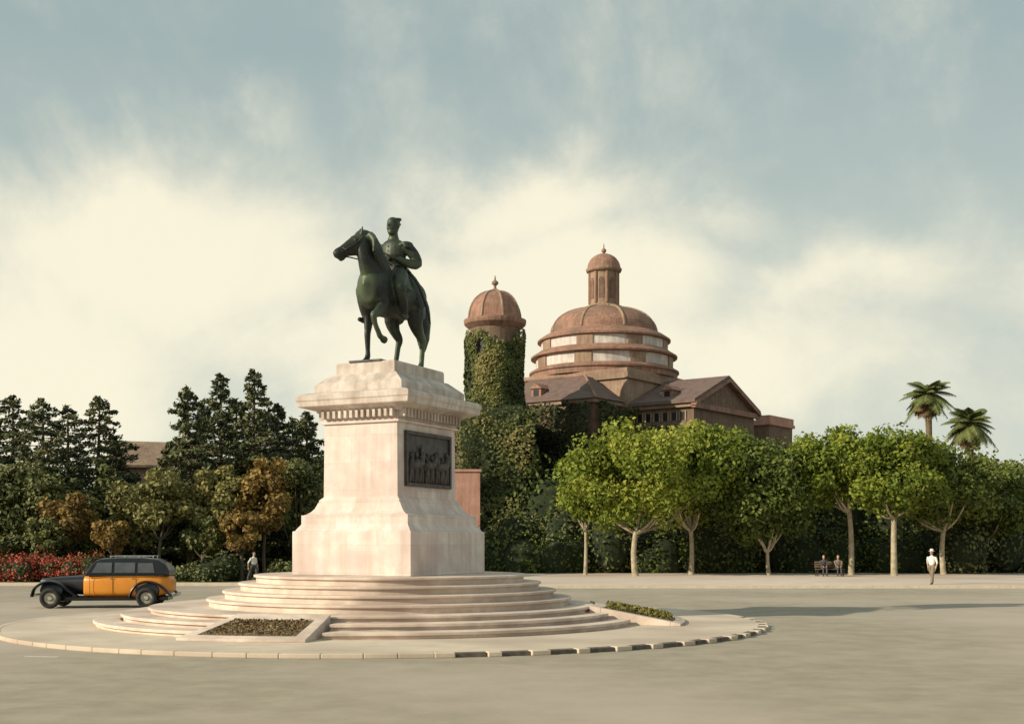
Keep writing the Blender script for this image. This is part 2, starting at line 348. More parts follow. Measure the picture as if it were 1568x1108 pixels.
for sg in (1,-1):
    g.tube([hp(-.02,.10,sg*.06),hp(-.06,.16,sg*.075),hp(-.10,.21,sg*.07)],[(.035,.03),(.030,.02),(.01,.008)],hintd,8,2)
    g.ell(hp(.14,.06,sg*.09),(.028,.028,.024),6)
    g.ell(hp(.52,.025,sg*.05),(.025,.025,.022),6)
g.tube([H(.22,-.0,1.60),H(.38,-.02,1.80),H(.52,-.04,1.98),H(.64,-.06,2.10),H(.80,-.09,2.15),H(.90,-.14,2.10)],[(.07,.12),(.11,.15),(.13,.15),(.12,.13),(.08,.07),(.03,.03)],X,10)
for i in range(13):
    t=i/12; f=.26+.52*t; z=1.62+.50*t
    g.tube([H(f,.06,z),H(f+.03,.18,z-.12),H(f+.09,.19,z-.32)],[.065,.06,.02],X,8,2)
def leg(pts,rs): g.tube([H(*p) for p in pts],rs,X,12,3,.3)
leg([(-.58,.15,1.2),(-.50,.19,1.0),(-.50,.19,.85),(-.66,.17,.68),(-.80,.16,.57),(-.79,.16,.45),(-.76,.16,.2),(-.74,.16,.13),(-.69,.16,.07)],[(.15,.25),(.15,.24),(.12,.18),(.08,.11),(.06,.085),(.045,.058),(.042,.048),(.05,.057),(.05,.055)])
leg([(-.56,-.15,1.2),(-.40,-.19,1.0),(-.34,-.19,.86),(-.42,-.18,.70),(-.54,-.17,.58),(-.50,-.17,.45),(-.42,-.16,.2),(-.39,-.16,.13),(-.33,-.16,.07)],[(.15,.25),(.15,.24),(.12,.18),(.08,.11),(.06,.085),(.045,.058),(.042,.048),(.05,.057),(.05,.055)])
leg([(.52,-.15,1.25),(.48,-.18,1.0),(.46,-.17,.82),(.50,-.16,.58),(.51,-.16,.5),(.50,-.16,.25),(.50,-.16,.15),(.55,-.16,.07)],[(.12,.22),(.11,.18),(.08,.11),(.055,.065),(.052,.062),(.038,.042),(.046,.05),(.045,.05)])
leg([(.54,.15,1.25),(.54,.18,1.02),(.60,.18,.90),(.78,.18,.80),(.85,.18,.76),(.80,.18,.62),(.70,.18,.50),(.66,.18,.45),(.60,.18,.42)],[(.12,.22),(.11,.18),(.085,.12),(.06,.07),(.058,.062),(.042,.044),(.044,.046),(.046,.05),(.045,.05)])
for (f,s,z) in [(-.655,.16,0),(-.295,-.16,0),(.58,-.16,0)]:
    g.tube([H(f-.04,s,.09),H(f-.01,s,.05),H(f,s,.025)],[.048,.06,.072],X,12,1,0)
g.tube([H(.60,.18,.43),H(.55,.18,.40),H(.50,.18,.40)],[.045,.06,.07],X,12,1,0)
g.tube([H(-.82,0,1.45),H(-.97,.0,1.42),H(-1.06,.02,1.22),H(-1.06,.03,.95),H(-1.03,.03,.65),H(-1.05,.02,.40)],[.06,.08,.11,.13,.12,.03],X,12)
g.tube([H(-.42,0,1.24),H(-.2,0,1.235),H(.1,0,1.23),H(.22,0,1.235)],[(.345,.355),(.355,.355),(.355,.365),(.34,.37)],X,20,2,.0)
g.tube([H(-.34,0,1.62),H(-.2,0,1.58),H(0,0,1.57),H(.14,0,1.64)],[(.16,.05),(.19,.06),(.17,.06),(.08,.05)],X,12)
# rider in uniform coat
g.tube([H(-.12,0,1.54),H(-.12,0,1.66),H(-.10,0,1.80),H(-.07,0,1.96),H(-.06,0,2.09),H(-.07,0,2.18),H(-.07,0,2.24),H(-.06,.01,2.34)],[(.25,.24),(.22,.19),(.205,.165),(.235,.18),(.24,.16),(.18,.13),(.09,.09),(.07,.075)],X,18)
g.tube([H(-.12,0,1.70),H(-.12,0,1.75)],[(.225,.19),(.225,.19)],X,18,1,0)
g.tube([H(-.07,0,2.225),H(-.065,0,2.27)],[(.10,.10),(.092,.095)],X,16,1,0)
g.tube([H(-.05,.01,2.32),H(-.03,.01,2.38),H(-.035,.01,2.46),H(-.05,.01,2.54),H(-.06,.01,2.59)],[(.07,.08),(.095,.11),(.105,.125),(.10,.12),(.06,.075)],X,16)
g.tube([H(.08,.01,2.48),H(.112,.01,2.445),H(.09,.01,2.42)],[.016,.024,.013],X,8,1)
g.tube([H(.075,-.05,2.40),H(.09,.01,2.41),H(.075,.07,2.40)],[.012,.02,.012],(0,0,1),8,2)
g.ell(H(.035,.01,2.345),(.06,.055,.055),8)
for sg in (1,-1): g.ell(H(-.05,.01+sg*.108,2.45),(.016,.03,.035),6)
for i in range(10):
    aa=R.uniform(-2.6,2.6); g.ell(H(-.07-.075*math.cos(aa*.6),.01+.085*math.sin(aa),2.54+R.uniform(-.04,.05)),(.04,.045,.03),6)
for sg in (1,-1):
    g.ell(H(-.07,sg*.255,2.12),(.12,.13,.055),10)
    for q in range(7): 
        aa=-1.3+q*.43; g.tube([H(-.07+.11*math.sin(aa),sg*(.255+.10*math.cos(aa)),2.12),H(-.07+.12*math.sin(aa),sg*(.26+.11*math.cos(aa)),2.04)],[.02,.018],X,6,1)
    g.tube([H(-.05,sg*.11,1.60),H(.15,sg*.26,1.52),H(.34,sg*.36,1.35),H(.33,sg*.385,1.2),H(.25,sg*.39,1.0),H(.2,sg*.385,.86)],[.15,.15,.115,.095,.085,.06],X,12)
    g.tube([H(.32,sg*.385,1.22),H(.325,sg*.385,1.26)],[.105,.105],X,12,1,0)
    g.tube([H(.15,sg*.385,.84),H(.22,sg*.39,.81),H(.38,sg*.42,.82)],[.055,.055,.037],X,10)
    g.tube([H(-.2,sg*.14,1.70),H(-.36,sg*.27,1.46),H(-.46,sg*.37,1.12)],[(.14,.08),(.18,.06),(.20,.04)],(0,1,0),10)
    g.tube([H(0,sg*.14,1.70),H(.08,sg*.28,1.56),H(.12,sg*.40,1.30)],[(.11,.07),(.15,.055),(.15,.04)],(0,1,0),10)
g.tube([H(-.08,.24,2.10),H(-.15,.35,1.96),H(-.20,.40,1.80),H(-.02,.35,1.77),H(.15,.22,1.83)],[.105,.10,.088,.078,.055],X,12)
g.tube([H(-.08,-.24,2.10),H(-.10,-.36,1.96),H(-.10,-.41,1.80),H(.08,-.36,1.76),H(.24,-.28,1.76)],[.105,.10,.088,.078,.055],X,12)
g.tube([H(.15,.22,1.83),H(.22,.18,1.83)],[(.04,.03),(.045,.03)],X,10,1)
g.tube([H(.24,-.28,1.76),H(.31,-.25,1.755)],[(.04,.03),(.045,.03)],X,10,1)
bz=g.obj('horse_and_rider',M['bronze'],st); remesh(bz,.016,1)
g=Geo()
for (bx,by,bz_,fx) in [(.20,.18,1.83,1),(.29,-.25,1.755,-1)]:
    for i in range(4):
        y=by-.033+.022*i; l=(.05,.055,.052,.042)[i]
        g.tube([H(bx+.02,y,bz_+.005),H(bx+.02+l,y,bz_),H(bx+.03+l,y,bz_-.03),H(bx+.005+l,y,bz_-.05)],[.011,.011,.010,.008],X,7,2)
    g.tube([H(bx-.01,by-.04*fx,bz_+.01),H(bx+.03,by-.06*fx,bz_-.005),H(bx+.06,by-.045*fx,bz_-.03)],[.013,.012,.009],X,7,2)
g.tube([H(.26,.18,1.80),H(.55,.22,1.84),H(.9,-.10,1.86),hp(.47,0,.07)],[.011]*4,(0,0,1),6)
g.tube([H(.34,-.25,1.72),H(.62,-.28,1.78),H(.95,-.48,1.80),hp(.47,0,-.07)],[.011]*4,(0,0,1),6)
g.tube([hp(.40,.09,.0),hp(.40,.0,.095),hp(.40,-.10,.06)],[.014]*3,(0,0,1),6); g.tube([hp(.40,.0,.095),hp(.2,.0,.125),hp(.0,.05,.12)],[.014]*3,(0,0,1),6)
g.tube([H(-.10,.28,1.66),H(-.2,.42,1.45),H(-.36,.50,1.05),H(-.44,.52,.80)],[.026,.028,.024,.014],X,8)
g.tube([H(-.06,.25,1.70),H(-.03,.30,1.76),H(-.08,.32,1.79)],[.024,.024,.02],X,8)
g.tube([H(.22,.42,1.35),H(.2,.43,1.1),H(.24,.41,.80)],[.012]*3,X,6)
g.tube([H(.3,-.33,1.7),H(.36,-.27,1.74),H(.40,-.2,1.79)],[.02]*3,X,8)
for i in range(5): g.ell(H(.095,.0,1.78+i*.075),(.018,.018,.018),5)
g.obj('sword_reins_and_hands',M['bronze'],st,smooth=True)
g=Geo(); g.tiers([(.62,1.70,.0),(.62,1.70,.03)]); g.obj('bronze_base_plate',M['bronze'],st)
# ------------------------------------------------------------ taxi
car=empty('taxi_car',(-14.3,42.6,.004),rad(6),.96)
def arch(g,pts,y,ws,th): g.tube([(x,y,z) for x,z in pts],[(ws,th)]*len(pts),(0,1,0),14,4,.3)
def sup(g,secs,n=24,e=3.2):
    V=[];Fc=[]
    for (x,hw,zb,zt) in secs:
        cz=(zb+zt)/2; hz=(zt-zb)/2
        for j in range(n):
            a=2*math.pi*(j+.5)/n; c,s=math.cos(a),math.sin(a)
            V.append((x,hw*math.copysign(abs(c)**(2/e),c),cz+hz*math.copysign(abs(s)**(2/e),s)))
    for i in range(len(secs)-1):
        for j in range(n): Fc.append((i*n+j,i*n+(j+1)%n,(i+1)*n+(j+1)%n,(i+1)*n+j))
    Fc.append(tuple(range(n))); Fc.append(tuple((len(secs)-1)*n+j for j in range(n))); g.add(V,Fc)
g=Geo(); sup(g,[(-.66,.66,.42,1.14),(-.6,.70,.40,1.18),(.2,.76,.38,1.2),(1.3,.77,.38,1.2),(2.0,.73,.42,1.2),(2.34,.64,.5,1.14),(2.42,.5,.6,1.0)],28,5); g.obj('lower_body',M['orange'],car,smooth=True)
g=Geo(); sup(g,[(-2.26,.20,.62,.98),(-2.2,.27,.52,1.06),(-1.7,.36,.5,1.12),(-1.1,.48,.48,1.16),(-.62,.62,.46,1.19),(-.52,.64,.46,1.2)],24,3.4); g.obj('bonnet',M['black'],car,smooth=True)
prof=[(-.62,1.19),(-.36,1.62),(-.24,1.74),(-.05,1.80),(.5,1.835),(1.4,1.83),(1.95,1.77),(2.22,1.62),(2.36,1.36),(2.38,1.19)]
wz=lambda z:.735-.17*max(0,(z-1.19)/.64)**1.4
n=len(prof)
V=[];Fc=[]; lv=[-1,-.93,-.75,0,.75,.93,1]
for k in lv:
    for x,z in prof:
        drop=.0 if z<1.5 else .05*abs(k)**4
        V.append((x,k*wz(z),z-drop))
for a in range(len(lv)-1):
    for i in range(n): Fc.append((a*n+i,a*n+(i+1)%n,(a+1)*n+(i+1)%n,(a+1)*n+i))
Fc.append(tuple(range(n))); Fc.append(tuple((len(lv)-1)*n+i for i in range(n)))
obj('cabin',V,Fc,M['black'],car,bevel=.03)
g=Geo()
def sidewin(x0,x1,z0,z1,x0t=None,x1t=None):
    for sg in (-1,1):
        x0t_=x0 if x0t is None else x0t; x1t_=x1 if x1t is None else x1t
        o=.012
        y0=sg*(wz(z0)+o); y1=sg*(wz(z1)+o)
        g.add([(x0,y0,z0),(x1,y0,z0),(x1t_,y1,z1),(x0t_,y1,z1),(x0,y0-sg*.02,z0),(x1,y0-sg*.02,z0),(x1t_,y1-sg*.02,z1),(x0t_,y1-sg*.02,z1)],[(0,1,2,3),(4,7,6,5),(0,4,5,1),(1,5,6,2),(2,6,7,3),(3,7,4,0)])
sidewin(-.36,.34,1.27,1.64,-.18,.34); sidewin(.44,1.16,1.27,1.64); sidewin(1.26,1.86,1.27,1.62,1.26,1.78)
g.add([(-.60,-.58,1.26),(-.60,.58,1.26),(-.385,.52,1.62),(-.385,-.52,1.62),(-.56,-.58,1.26),(-.56,.58,1.26),(-.345,.52,1.62),(-.345,-.52,1.62)],[(0,1,2,3),(4,7,6,5),(0,4,5,1),(1,5,6,2),(2,6,7,3),(3,7,4,0)])
g.obj('windows',M['glass'],car)
g=Geo()
for sg in (-1,1):
    arch(g,[(-2.44,.42),(-2.36,.70),(-2.1,.90),(-1.77,.96),(-1.42,.86),(-1.15,.62),(-.85,.42)],sg*.70,.19,.045)
    arch(g,[(.98,.40),(1.1,.68),(1.32,.88),(1.6,.94),(1.95,.86),(2.25,.64),(2.46,.42)],sg*.73,.15,.05)
    g.box(-.9,1.05,sg*.78-.14,sg*.78+.14,.33,.38)
    g.tube([(-1.77,sg*.55,.62),(-1.77,sg*.72,.66)],[(.42,.30),(.40,.28)],(1,0,0),16,1,.1)
    g.tube([(1.6,sg*.62,.62),(1.6,sg*.78,.64)],[(.46,.30),(.42,.27)],(1,0,0),16,1,.1)
g.box(-2.2,2.3,-.55,.55,.26,.40)
g.obj('wings_and_running_boards',M['black'],car,smooth=False,bevel=.01)
gt=Geo(); gh=Geo(); gc=Geo()
for x in (-1.77,1.6):
    for sg in (-1,1):
        V=[];Fc=[]; n1,n2=32,12; yc=sg*.72
        for i in range(n1):
            a=2*math.pi*i/n1
            for j in range(n2):
                b=2*math.pi*j/n2; r=.285+.085*math.cos(b); V.append((x+r*math.cos(a),yc+sg*.16+.085*math.sin(b),.37+r*math.sin(a)))
        for i in range(n1):
            for j in range(n2): Fc.append((i*n2+j,((i+1)%n1)*n2+j,((i+1)%n1)*n2+(j+1)%n2,i*n2+(j+1)%n2))
        gt.add(V,Fc)
        def disc(gg,r0,r1,y0,y1):
            V=[];Fc=[];n=24
            for (r,y) in ((r0,y0),(r1,y1)):
                for i in range(n): V.append((x+r*math.cos(2*math.pi*i/n),y,.37+r*math.sin(2*math.pi*i/n)))
            for i in range(n): Fc.append((i,(i+1)%n,n+(i+1)%n,n+i))
            Fc.append(tuple(range(n)));Fc.append(tuple(range(n,2*n))); gg.add(V,Fc)
        disc(gh,.215,.205,yc+sg*.10,yc+sg*.18); disc(gc,.11,.07,yc+sg*.181,yc+sg*.225)
gt.obj('tyres',M['rubber'],car,smooth=True); gh.obj('wheel_discs',M['cream'],car); gc.obj('hub_caps',M['chrome'],car)
g=Geo()
g.tube([(-2.5,-.78,.44),(-2.58,-.4,.44),(-2.58,.4,.44),(-2.5,.78,.44)],[(.025,.06)]*4,(1,0,0),10); g.tube([(2.50,-.74,.46),(2.58,-.4,.46),(2.58,.4,.46),(2.50,.74,.46)],[(.025,.06)]*4,(1,0,0),10)
for y in (-.12,-.06,0,.06,.12): g.box(-2.30,-2.262,y-.012,y+.012,.6,1.0)
for sg in (-1,1):
    g.tube([(-2.16,sg*.46,.93),(-2.02,sg*.46,.93)],[.115,.07],(0,1,0),14,1,.3)
    for xx in (.32,1.1): g.box(xx-.09,xx,sg*.775-.02,sg*.775+.02,1.08,1.10)
g.obj('chrome_parts',M['chrome'],car)
g=Geo()
for sg in (-1,1):
    for xx in (-.42,.39,1.21): g.box(xx-.006,xx+.006,sg*.768-.004,sg*.768+.004,.44,1.16)
    g.box(-.6,2.2,sg*.765-.01,sg*.765+.01,1.155,1.20)
g.obj('door_gaps_and_belt',M['black'],car)
g=Geo()
for y in (-.42,.42): g.box(.2,1.8,y-.012,y+.012,1.865,1.885)
for x in (.25,.75,1.25,1.75):
    g.box(x-.012,x+.012,-.405,.405,1.867,1.882)
    for y in (-.42,.42): g.box(x-.012,x+.012,y-.011,y+.011,1.79,1.864)
g.obj('roof_rack',M['chrome'],car)
# ------------------------------------------------------------ people
def person(name,loc,rz,pose='walk',top='shirt',bottom='trous',sc=1.0,hat=False,parent=None):
    e=empty(name,loc,rz,sc,parent)
    g=Geo(); tags=[]
    def t(pts,rs,tag,n=12,hint=(1,0,0)):
        g.tube(pts,rs,hint,n,3,.5)
        for i in range(len(pts)-1):
            for k in range(5):
                u=k/4; p=Vector(pts[i]).lerp(Vector(pts[i+1]),u); r0=rs[i] if not hasattr(rs[i],'__len__') else min(rs[i]); r1=rs[i+1] if not hasattr(rs[i+1],'__len__') else min(rs[i+1])
                tags.append((p.x,p.y,p.z,r0*(1-u)+r1*u,tag))
    if pose=='sit':
        hz=.52
        for sg in (-1,1):
            t([(sg*.09,0,hz),(sg*.11,-.22,hz+.03),(sg*.11,-.42,hz)],[.095,.085,.06],1)
            t([(sg*.11,-.42,hz),(sg*.11,-.44,.28),(sg*.11,-.42,.09)],[.06,.052,.038],1)
            t([(sg*.11,-.40,.05),(sg*.115,-.48,.045),(sg*.12,-.58,.035)],[.042,.042,.03],2)
        lean=-.06
        hands=[(.12,-.34,hz+.12),(-.12,-.34,hz+.12)]
    else:
        hz=.93
        a=.24 if pose=='walk' else .05
        for sg in (-1,1):
            f=-a*sg
            t([(sg*.09,0,hz),(sg*.095,f*.55-.02,.70),(sg*.095,f*.75,.49)],[.115,.10,.08],1)
            t([(sg*.095,f*.75,.49),(sg*.095,f*1.0+(.05 if f>0 else 0),.30),(sg*.095,f*1.25+.02,.10)],[.08,.075,.065],1)
            y=f*1.25
            t([(sg*.095,y+.04,.05),(sg*.10,y-.06,.045),(sg*.105,y-.15,.035)],[.042,.042,.03],2)
        lean=-.02
        hands=[(.24,-.12,.82),(-.26,.16,.84)]
    z=hz
    t([(0,0,z-.03),(0,0,z+.1)],[(.165,.12),(.155,.115)],1)
    t([(0,0,z+.1),(0,lean*.5,z+.28),(0,lean,z+.43),(0,lean,z+.50)],[(.155,.12),(.175,.125),(.195,.115),(.13,.09)],0,16)
    t([(0,lean,z+.52),(0,lean-.01,z+.60)],[.055,.052],3)
    hc=(0,lean-.03,z+.70)
    t([(0,lean-.03,z+.60),(0,lean-.035,z+.66),(0,lean-.03,z+.74),(0,lean-.02,z+.80)],[(.055,.065),(.068,.085),(.074,.095),(.045,.06)],3,14)
    t([(0,hc[1]-.085,hc[2]+.015),(0,hc[1]-.112,hc[2]-.015)],[.010,.015],3,8)
    for sg in (-1,1): t([(sg*.076,hc[1]+.01,hc[2]+.02),(sg*.078,hc[1]+.01,hc[2]-.02)],[.014,.012],3,8)
    t([(0,lean+.0,z+.70),(0,lean-.0,z+.77),(0,lean-.01,z+.815)],[(.076,.085),(.082,.10),(.05,.065)],4,12)
    for k,sg in enumerate((1,-1)):
        h=hands[k]; sh=(sg*.19,lean,z+.45); el=((sh[0]+h[0])/2+sg*.05,(sh[1]+h[1])/2+.07,(sh[2]+h[2])/2)
        t([sh,((sh[0]+el[0])/2+sg*.01,(sh[1]+el[1])/2,(sh[2]+el[2])/2),el],[.064,.056,.048],0)
        t([el,h],[.043,.030],0 if top!='shirt' else 3)
        hv=(Vector(h)-Vector(el)).normalized(); pe=Vector(h)+hv*.09
        t([h,tuple(pe)],[(.02,.036),(.016,.04)],3,10)
    o=g.obj('figure',M[top],e); me=remesh(o,.013,2)
    me.materials.clear()
    for k in (top,bottom,'shoe','skin','hair'): me.materials.append(M[k])
    n=len(me.polygons); C=np.empty(n*3); me.polygons.foreach_get('center',C); C=C.reshape(-1,3)
    T=np.array(tags); best=np.full(n,1e9); idx=np.zeros(n,int)
    for q in T:
        dd=np.linalg.norm(C-q[:3],axis=1)-q[3]; m=dd<best; best[m]=dd[m]; idx[m]=int(q[4])
    me.polygons.foreach_set('material_index',idx.astype(np.int32))
    gf=Geo(); ge=Geo()
    for k,sg in enumerate((1,-1)):
        h=Vector(hands[k]); sh=Vector((sg*.19,lean,z+.45)); el=Vector(((sh[0]+h[0])/2+sg*.05,(sh[1]+h[1])/2+.07,(sh[2]+h[2])/2))
        hv=(h-el).normalized(); yv=Vector((0,1,0)); yv=(yv-hv*yv.dot(hv)).normalized(); inn=Vector((-sg,0,0)); inn=(inn-hv*inn.dot(hv)).normalized()
        for i in range(4):
            b=h+hv*.085+yv*(-.03+.02*i); l=(.035,.042,.04,.03)[i]
            gf.tube([b,b+hv*l,b+hv*(l*1.7)+inn*.012,b+hv*(l*2)+inn*.03],[.0095,.009,.008,.007],(1,0,0),7,2)
        b=h+hv*.03-yv*.03; gf.tube([b,b-yv*.02+hv*.03,b-yv*.018+hv*.06+inn*.01],[.012,.011,.008],(1,0,0),7,2)
    gf.obj('fingers',M['skin'],e,smooth=True)
    for sg in (-1,1): ge.ell((sg*.028,hc[1]-.088,hc[2]+.02),(.011,.008,.008),6)
    ge.ell((0,hc[1]-.088,hc[2]-.045),(.022,.008,.006),6)
    ge.obj('eyes_and_mouth',M['hair'],e)
    if hat:
        gg=Geo(); gg.lathe([(.15,z+.765),(.15,z+.775),(.09,z+.785),(.085,z+.86),(.06,z+.885),(.01,z+.885)],20,0,lean-.01); gg.obj('hat',M['shirt'],e,smooth=True)
    return e
person('pedestrian',(px(1427,61.5),61.5,.13),rad(-40),'walk','shirt','trous',1.0,True)
person('pedestrian',(px(388,66),66,.12),rad(60),'walk','shirt','darkcloth',.93)
bench=empty('park_bench',(px(1272,76),76.2,.13))
g=Geo()
for i in range(4): g.box(-.9,.9,-.22+.12*i,-.12+.12*i,.43,.465)
for i in range(3): g.box(-.9,.9,.27,.30,.55+.14*i,.65+.14*i)
g.obj('slats',M['wood'],bench)
g=Geo()
for x in (-.8,.8):
    g.box(x-.03,x+.03,-.2,-.14,0,.428); g.box(x-.03,x+.03,.305,.35,0,.97); g.box(x-.03,x+.03,-.2,.303,.39,.427)
g.obj('legs',M['shoe'],bench)
person('seated_person',(px(1262,76),76.2,.13),0,'sit','darkcloth','darkcloth')
person('seated_person',(px(1284,76),76.2,.13),rad(0),'sit','trous','darkcloth')
# ------------------------------------------------------------ church
ch=empty('domed_church',(8.3,109.2,0),rad(-36.87))
def gable(g,x0,x1,y0,y1,ze,zr,over=.5,th=.3):
    ym=(y0+y1)/2; sl=(zr-ze)/((y1-y0)/2)
    ya,yb=y0-over,y1+over; zl_=ze-sl*over
    V=[(x0,ya,zl_),(x1,ya,zl_),(x1,ym,zr),(x0,ym,zr),(x1,yb,zl_),(x0,yb,zl_)]
    V2=[(v[0],v[1],v[2]+th) for v in V]
    g.add(V+V2,[(0,1,2,3),(3,2,4,5),(6,9,8,7),(9,11,10,8),(0,6,7,1),(1,7,8,2),(2,8,10,4),(4,10,11,5),(5,11,9,3),(3,9,6,0)])
g=Geo(); g.box(-6.25,6.25,-6.25,6.25,0,15.9); g.obj('crossing_walls',M['tan'],ch)
g=Geo(); g.box(-6.5,6.5,-6.5,6.5,15.902,16.4); g.box(-6.35,6.35,-6.35,6.35,16.402,16.8); g.obj('crossing_cornice',M['tan'],ch,bevel=.05)
g=Geo(); V=[(6.252,-5.5,0),(12.1,-5.5,0),(12.1,5.5,0),(6.252,5.5,0),(6.252,-5.5,13.7),(12.1,-5.5,13.7),(12.1,5.5,13.7),(6.252,5.5,13.7),(6.252,0,15.95),(12.1,0,15.95)]
g.add(V,[(0,3,2,1),(0,1,5,4),(2,3,7,6),(1,2,6,9,5),(0,4,8,7,3),(4,5,9,8),(6,7,8,9)]); g.obj('gable_arm_walls',M['brick'],ch)
g=Geo(); gable(g,6.255,12.5,-5.5,5.5,13.75,16.0,.6,.28); g.obj('gable_arm_roof',M['tiledark'],ch)
g=Geo()
g.box(12.103,12.45,-5.9,5.9,13.1,13.55)
for sg in (-1,1):
    g.add([(12.103,sg*6.0,13.3),(12.6,sg*6.0,13.3),(12.6,0,15.75),(12.103,0,15.75),(12.103,sg*6.0,13.58),(12.6,sg*6.0,13.58),(12.6,0,16.03),(12.103,0,16.03)],[(0,1,2,3),(4,5,6,7),(0,1,5,4),(1,2,6,5),(2,3,7,6),(3,0,4,7)])
g.obj('pediment_mouldings',M['tile'],ch)
g=Geo()
g.box(6.26,12.08,-5.85,-5.502,13.2,13.5)
g.obj('eave_cornice',M['tan'],ch)
g=Geo(); gw=Geo()
for x in (7.1,7.9,8.7,9.5,10.3,11.1):
    gw.box(x-.22,x+.22,-5.54,-5.503,12.2,12.85)
    g.box(x-.34,x-.222,-5.6,-5.503,12.15,12.95)
    g.box(x+.222,x+.34,-5.6,-5.503,12.15,12.95)
for y in (-3.2,0,3.2):
    gw.box(12.103,12.15,y-.6,y+.6,8.5,11.4)
    g.box(12.103,12.22,y-.78,y-.602,8.3,11.6); g.box(12.103,12.22,y+.602,y+.78,8.3,11.6); g.box(12.103,12.26,y-.85,y+.85,11.603,11.85)
g.obj('window_surrounds',M['tan'],ch); gw.obj('windows',M['win'],ch)
g=Geo(); g.box(-5.85,5.85,-10.6,-6.252,0,13.5); g.obj('front_arm_walls',M['brick'],ch)
g=Geo(); g.box(-6.1,6.1,-10.9,-6.51,13.502,13.85); g.obj('front_arm_cornice',M['tan'],ch,bevel=.05)
g=Geo(); g.add([(-6.3,-11.1,13.853),(6.3,-11.1,13.853),(6.3,-6.52,13.853),(-6.3,-6.52,13.853),(-3.0,-7.6,16.2),(3.0,-7.6,16.2),(3,-6.52,16.2),(-3,-6.52,16.2)],[(0,1,5,4),(1,2,6,5),(3,0,4,7),(4,5,6,7),(0,3,2,1),(2,3,7,6)])
g.obj('front_arm_roof',M['tiledark'],ch)
g=Geo()
for a,b in [((-6.3,-11.1,13.9),(-3,-7.6,16.25)),((6.3,-11.1,13.9),(3,-7.6,16.25)),((-3,-7.6,16.25),(3,-7.6,16.25))]: g.tube([a,b],[.12,.12],(0,0,1),8,1)
g.obj('roof_ridges',M['tile'],ch)
g=Geo(); g.box(-13,-6.252,-5.5,5.5,0,13.2); g.obj('left_arm_walls',M['brick'],ch)
g=Geo(); V=[(-13.3,-5.9,13.203),(-6.51,-5.9,13.203),(-6.51,5.9,13.203),(-13.3,5.9,13.203),(-10,0,15.4),(-6.51,0,15.4)]
g.add(V,[(0,1,5,4),(2,3,4,5),(3,0,4),(0,3,2,1),(1,2,5)]); g.obj('left_arm_roof',M['tiledark'],ch)
g=Geo(); gw=Geo()
for (x,y,z) in [(-.2,-9.9,14.3),(9.3,-4.6,14.0)]:
    g.box(x-.5,x+.5,y-.3,y+1.2,z,z+.8); g.add([(x-.65,y-.45,z+.803),(x+.65,y-.45,z+.803),(x+.65,y+1.4,z+.803),(x-.65,y+1.4,z+.803),(x,y-.45,z+1.25),(x,y+1.4,z+1.25)],[(0,1,4),(2,3,5),(1,2,5,4),(3,0,4,5),(0,3,2,1)])
    gw.box(x-.25,x+.25,y-.34,y-.303,z+.2,z+.7)
g.obj('dormers',M['tile'],ch); gw.obj('dormer_windows',M['win'],ch)
g=Geo(); g.lathe([(6.6,16.803),(6.6,17.2),(6.75,17.3),(6.75,17.45),(6.3,17.7)],64); g.lathe([(6.2,18.62),(6.6,18.7),(6.6,18.85),(6.1,19.15),(5.9,19.3)],64)
g.lathe([(5.75,20.12),(6.0,20.2),(6.0,20.35),(5.4,20.75),(5.0,20.95)],64); g.obj('dome_tiled_rings',M['tile'],ch)
g=Geo(); g.lathe([(6.15,17.702),(6.15,18.618)],64); g.lathe([(5.68,19.302),(5.68,20.118)],64); g.obj('drum_white_bands',M['white'],ch)
g=Geo()
for (rr_,z0,z1,n) in [(6.15,17.71,18.61,8),(5.68,19.31,20.11,8)]:
    for i in range(n):
        a=2*math.pi*(i+.35)/n
        for da in (-.09,-.03,.03,.09):
            c,s=math.cos(a+da),math.sin(a+da); w=.21
            P=[]
            for r in (rr_-.1,rr_+.10):
                for sg in (-1,1):
                    for z in (z0,z1): P.append((r*c-sg*w*s,r*s+sg*w*c,z))
            g.add(P,[(0,1,3,2),(4,6,7,5),(0,4,5,1),(2,3,7,6),(0,2,6,4),(1,5,7,3)])
g.obj('drum_pilasters',M['tan'],ch)
prof=[(4.9,20.952),(4.85,21.1)]+[(4.85*math.cos(t)**.9,21.1+2.35*math.sin(t)) for t in np.linspace(.12,1.28,10)]
g=Geo(); g.lathe(prof,48); g.obj('cupola',M['tile'],ch,smooth=False)
g=Geo()
for i in range(8):
    a=2*math.pi*(i+.2)/8; g.tube([(r*math.cos(a),r*math.sin(a),z) for r,z in prof[1:]],[(.13,.10)]*(len(prof)-1),(-math.sin(a),math.cos(a),0),8,1)
g.obj('cupola_ribs',M['tan'],ch)
g=Geo(); g.lathe([(1.75,23.2),(1.75,23.45),(1.35,23.6),(1.28,23.7),(1.28,26.5),(1.55,26.62),(1.62,26.75),(1.62,26.9),(1.5,26.95)],24); g.obj('lantern',M['tan'],ch)
g=Geo()
for i in range(8):
    a=2*math.pi*(i+.5)/8; c,s=math.cos(a),math.sin(a)
    pts=[(-.24,24.1),(.24,24.1),(.24,25.7),(.17,25.93),(0,26.02),(-.17,25.93),(-.24,25.7)]
    V=[(r*c-t*s,r*s+t*c,z) for r in (1.2,1.285) for t,z in pts]; n=len(pts)
    g.add(V,[tuple(range(n)),tuple(range(n,2*n))]+[(k,(k+1)%n,n+(k+1)%n,n+k) for k in range(n)])
g.obj('lantern_openings',M['brick'],ch)
g=Geo()
for i in range(8):
    a=2*math.pi*i/8; g.tube([(1.3*math.cos(a),1.3*math.sin(a),23.7),(1.3*math.cos(a),1.3*math.sin(a),26.5)],[.14,.14],(1,0,0),8,1)
g.obj('lantern_columns',M['tile'],ch)
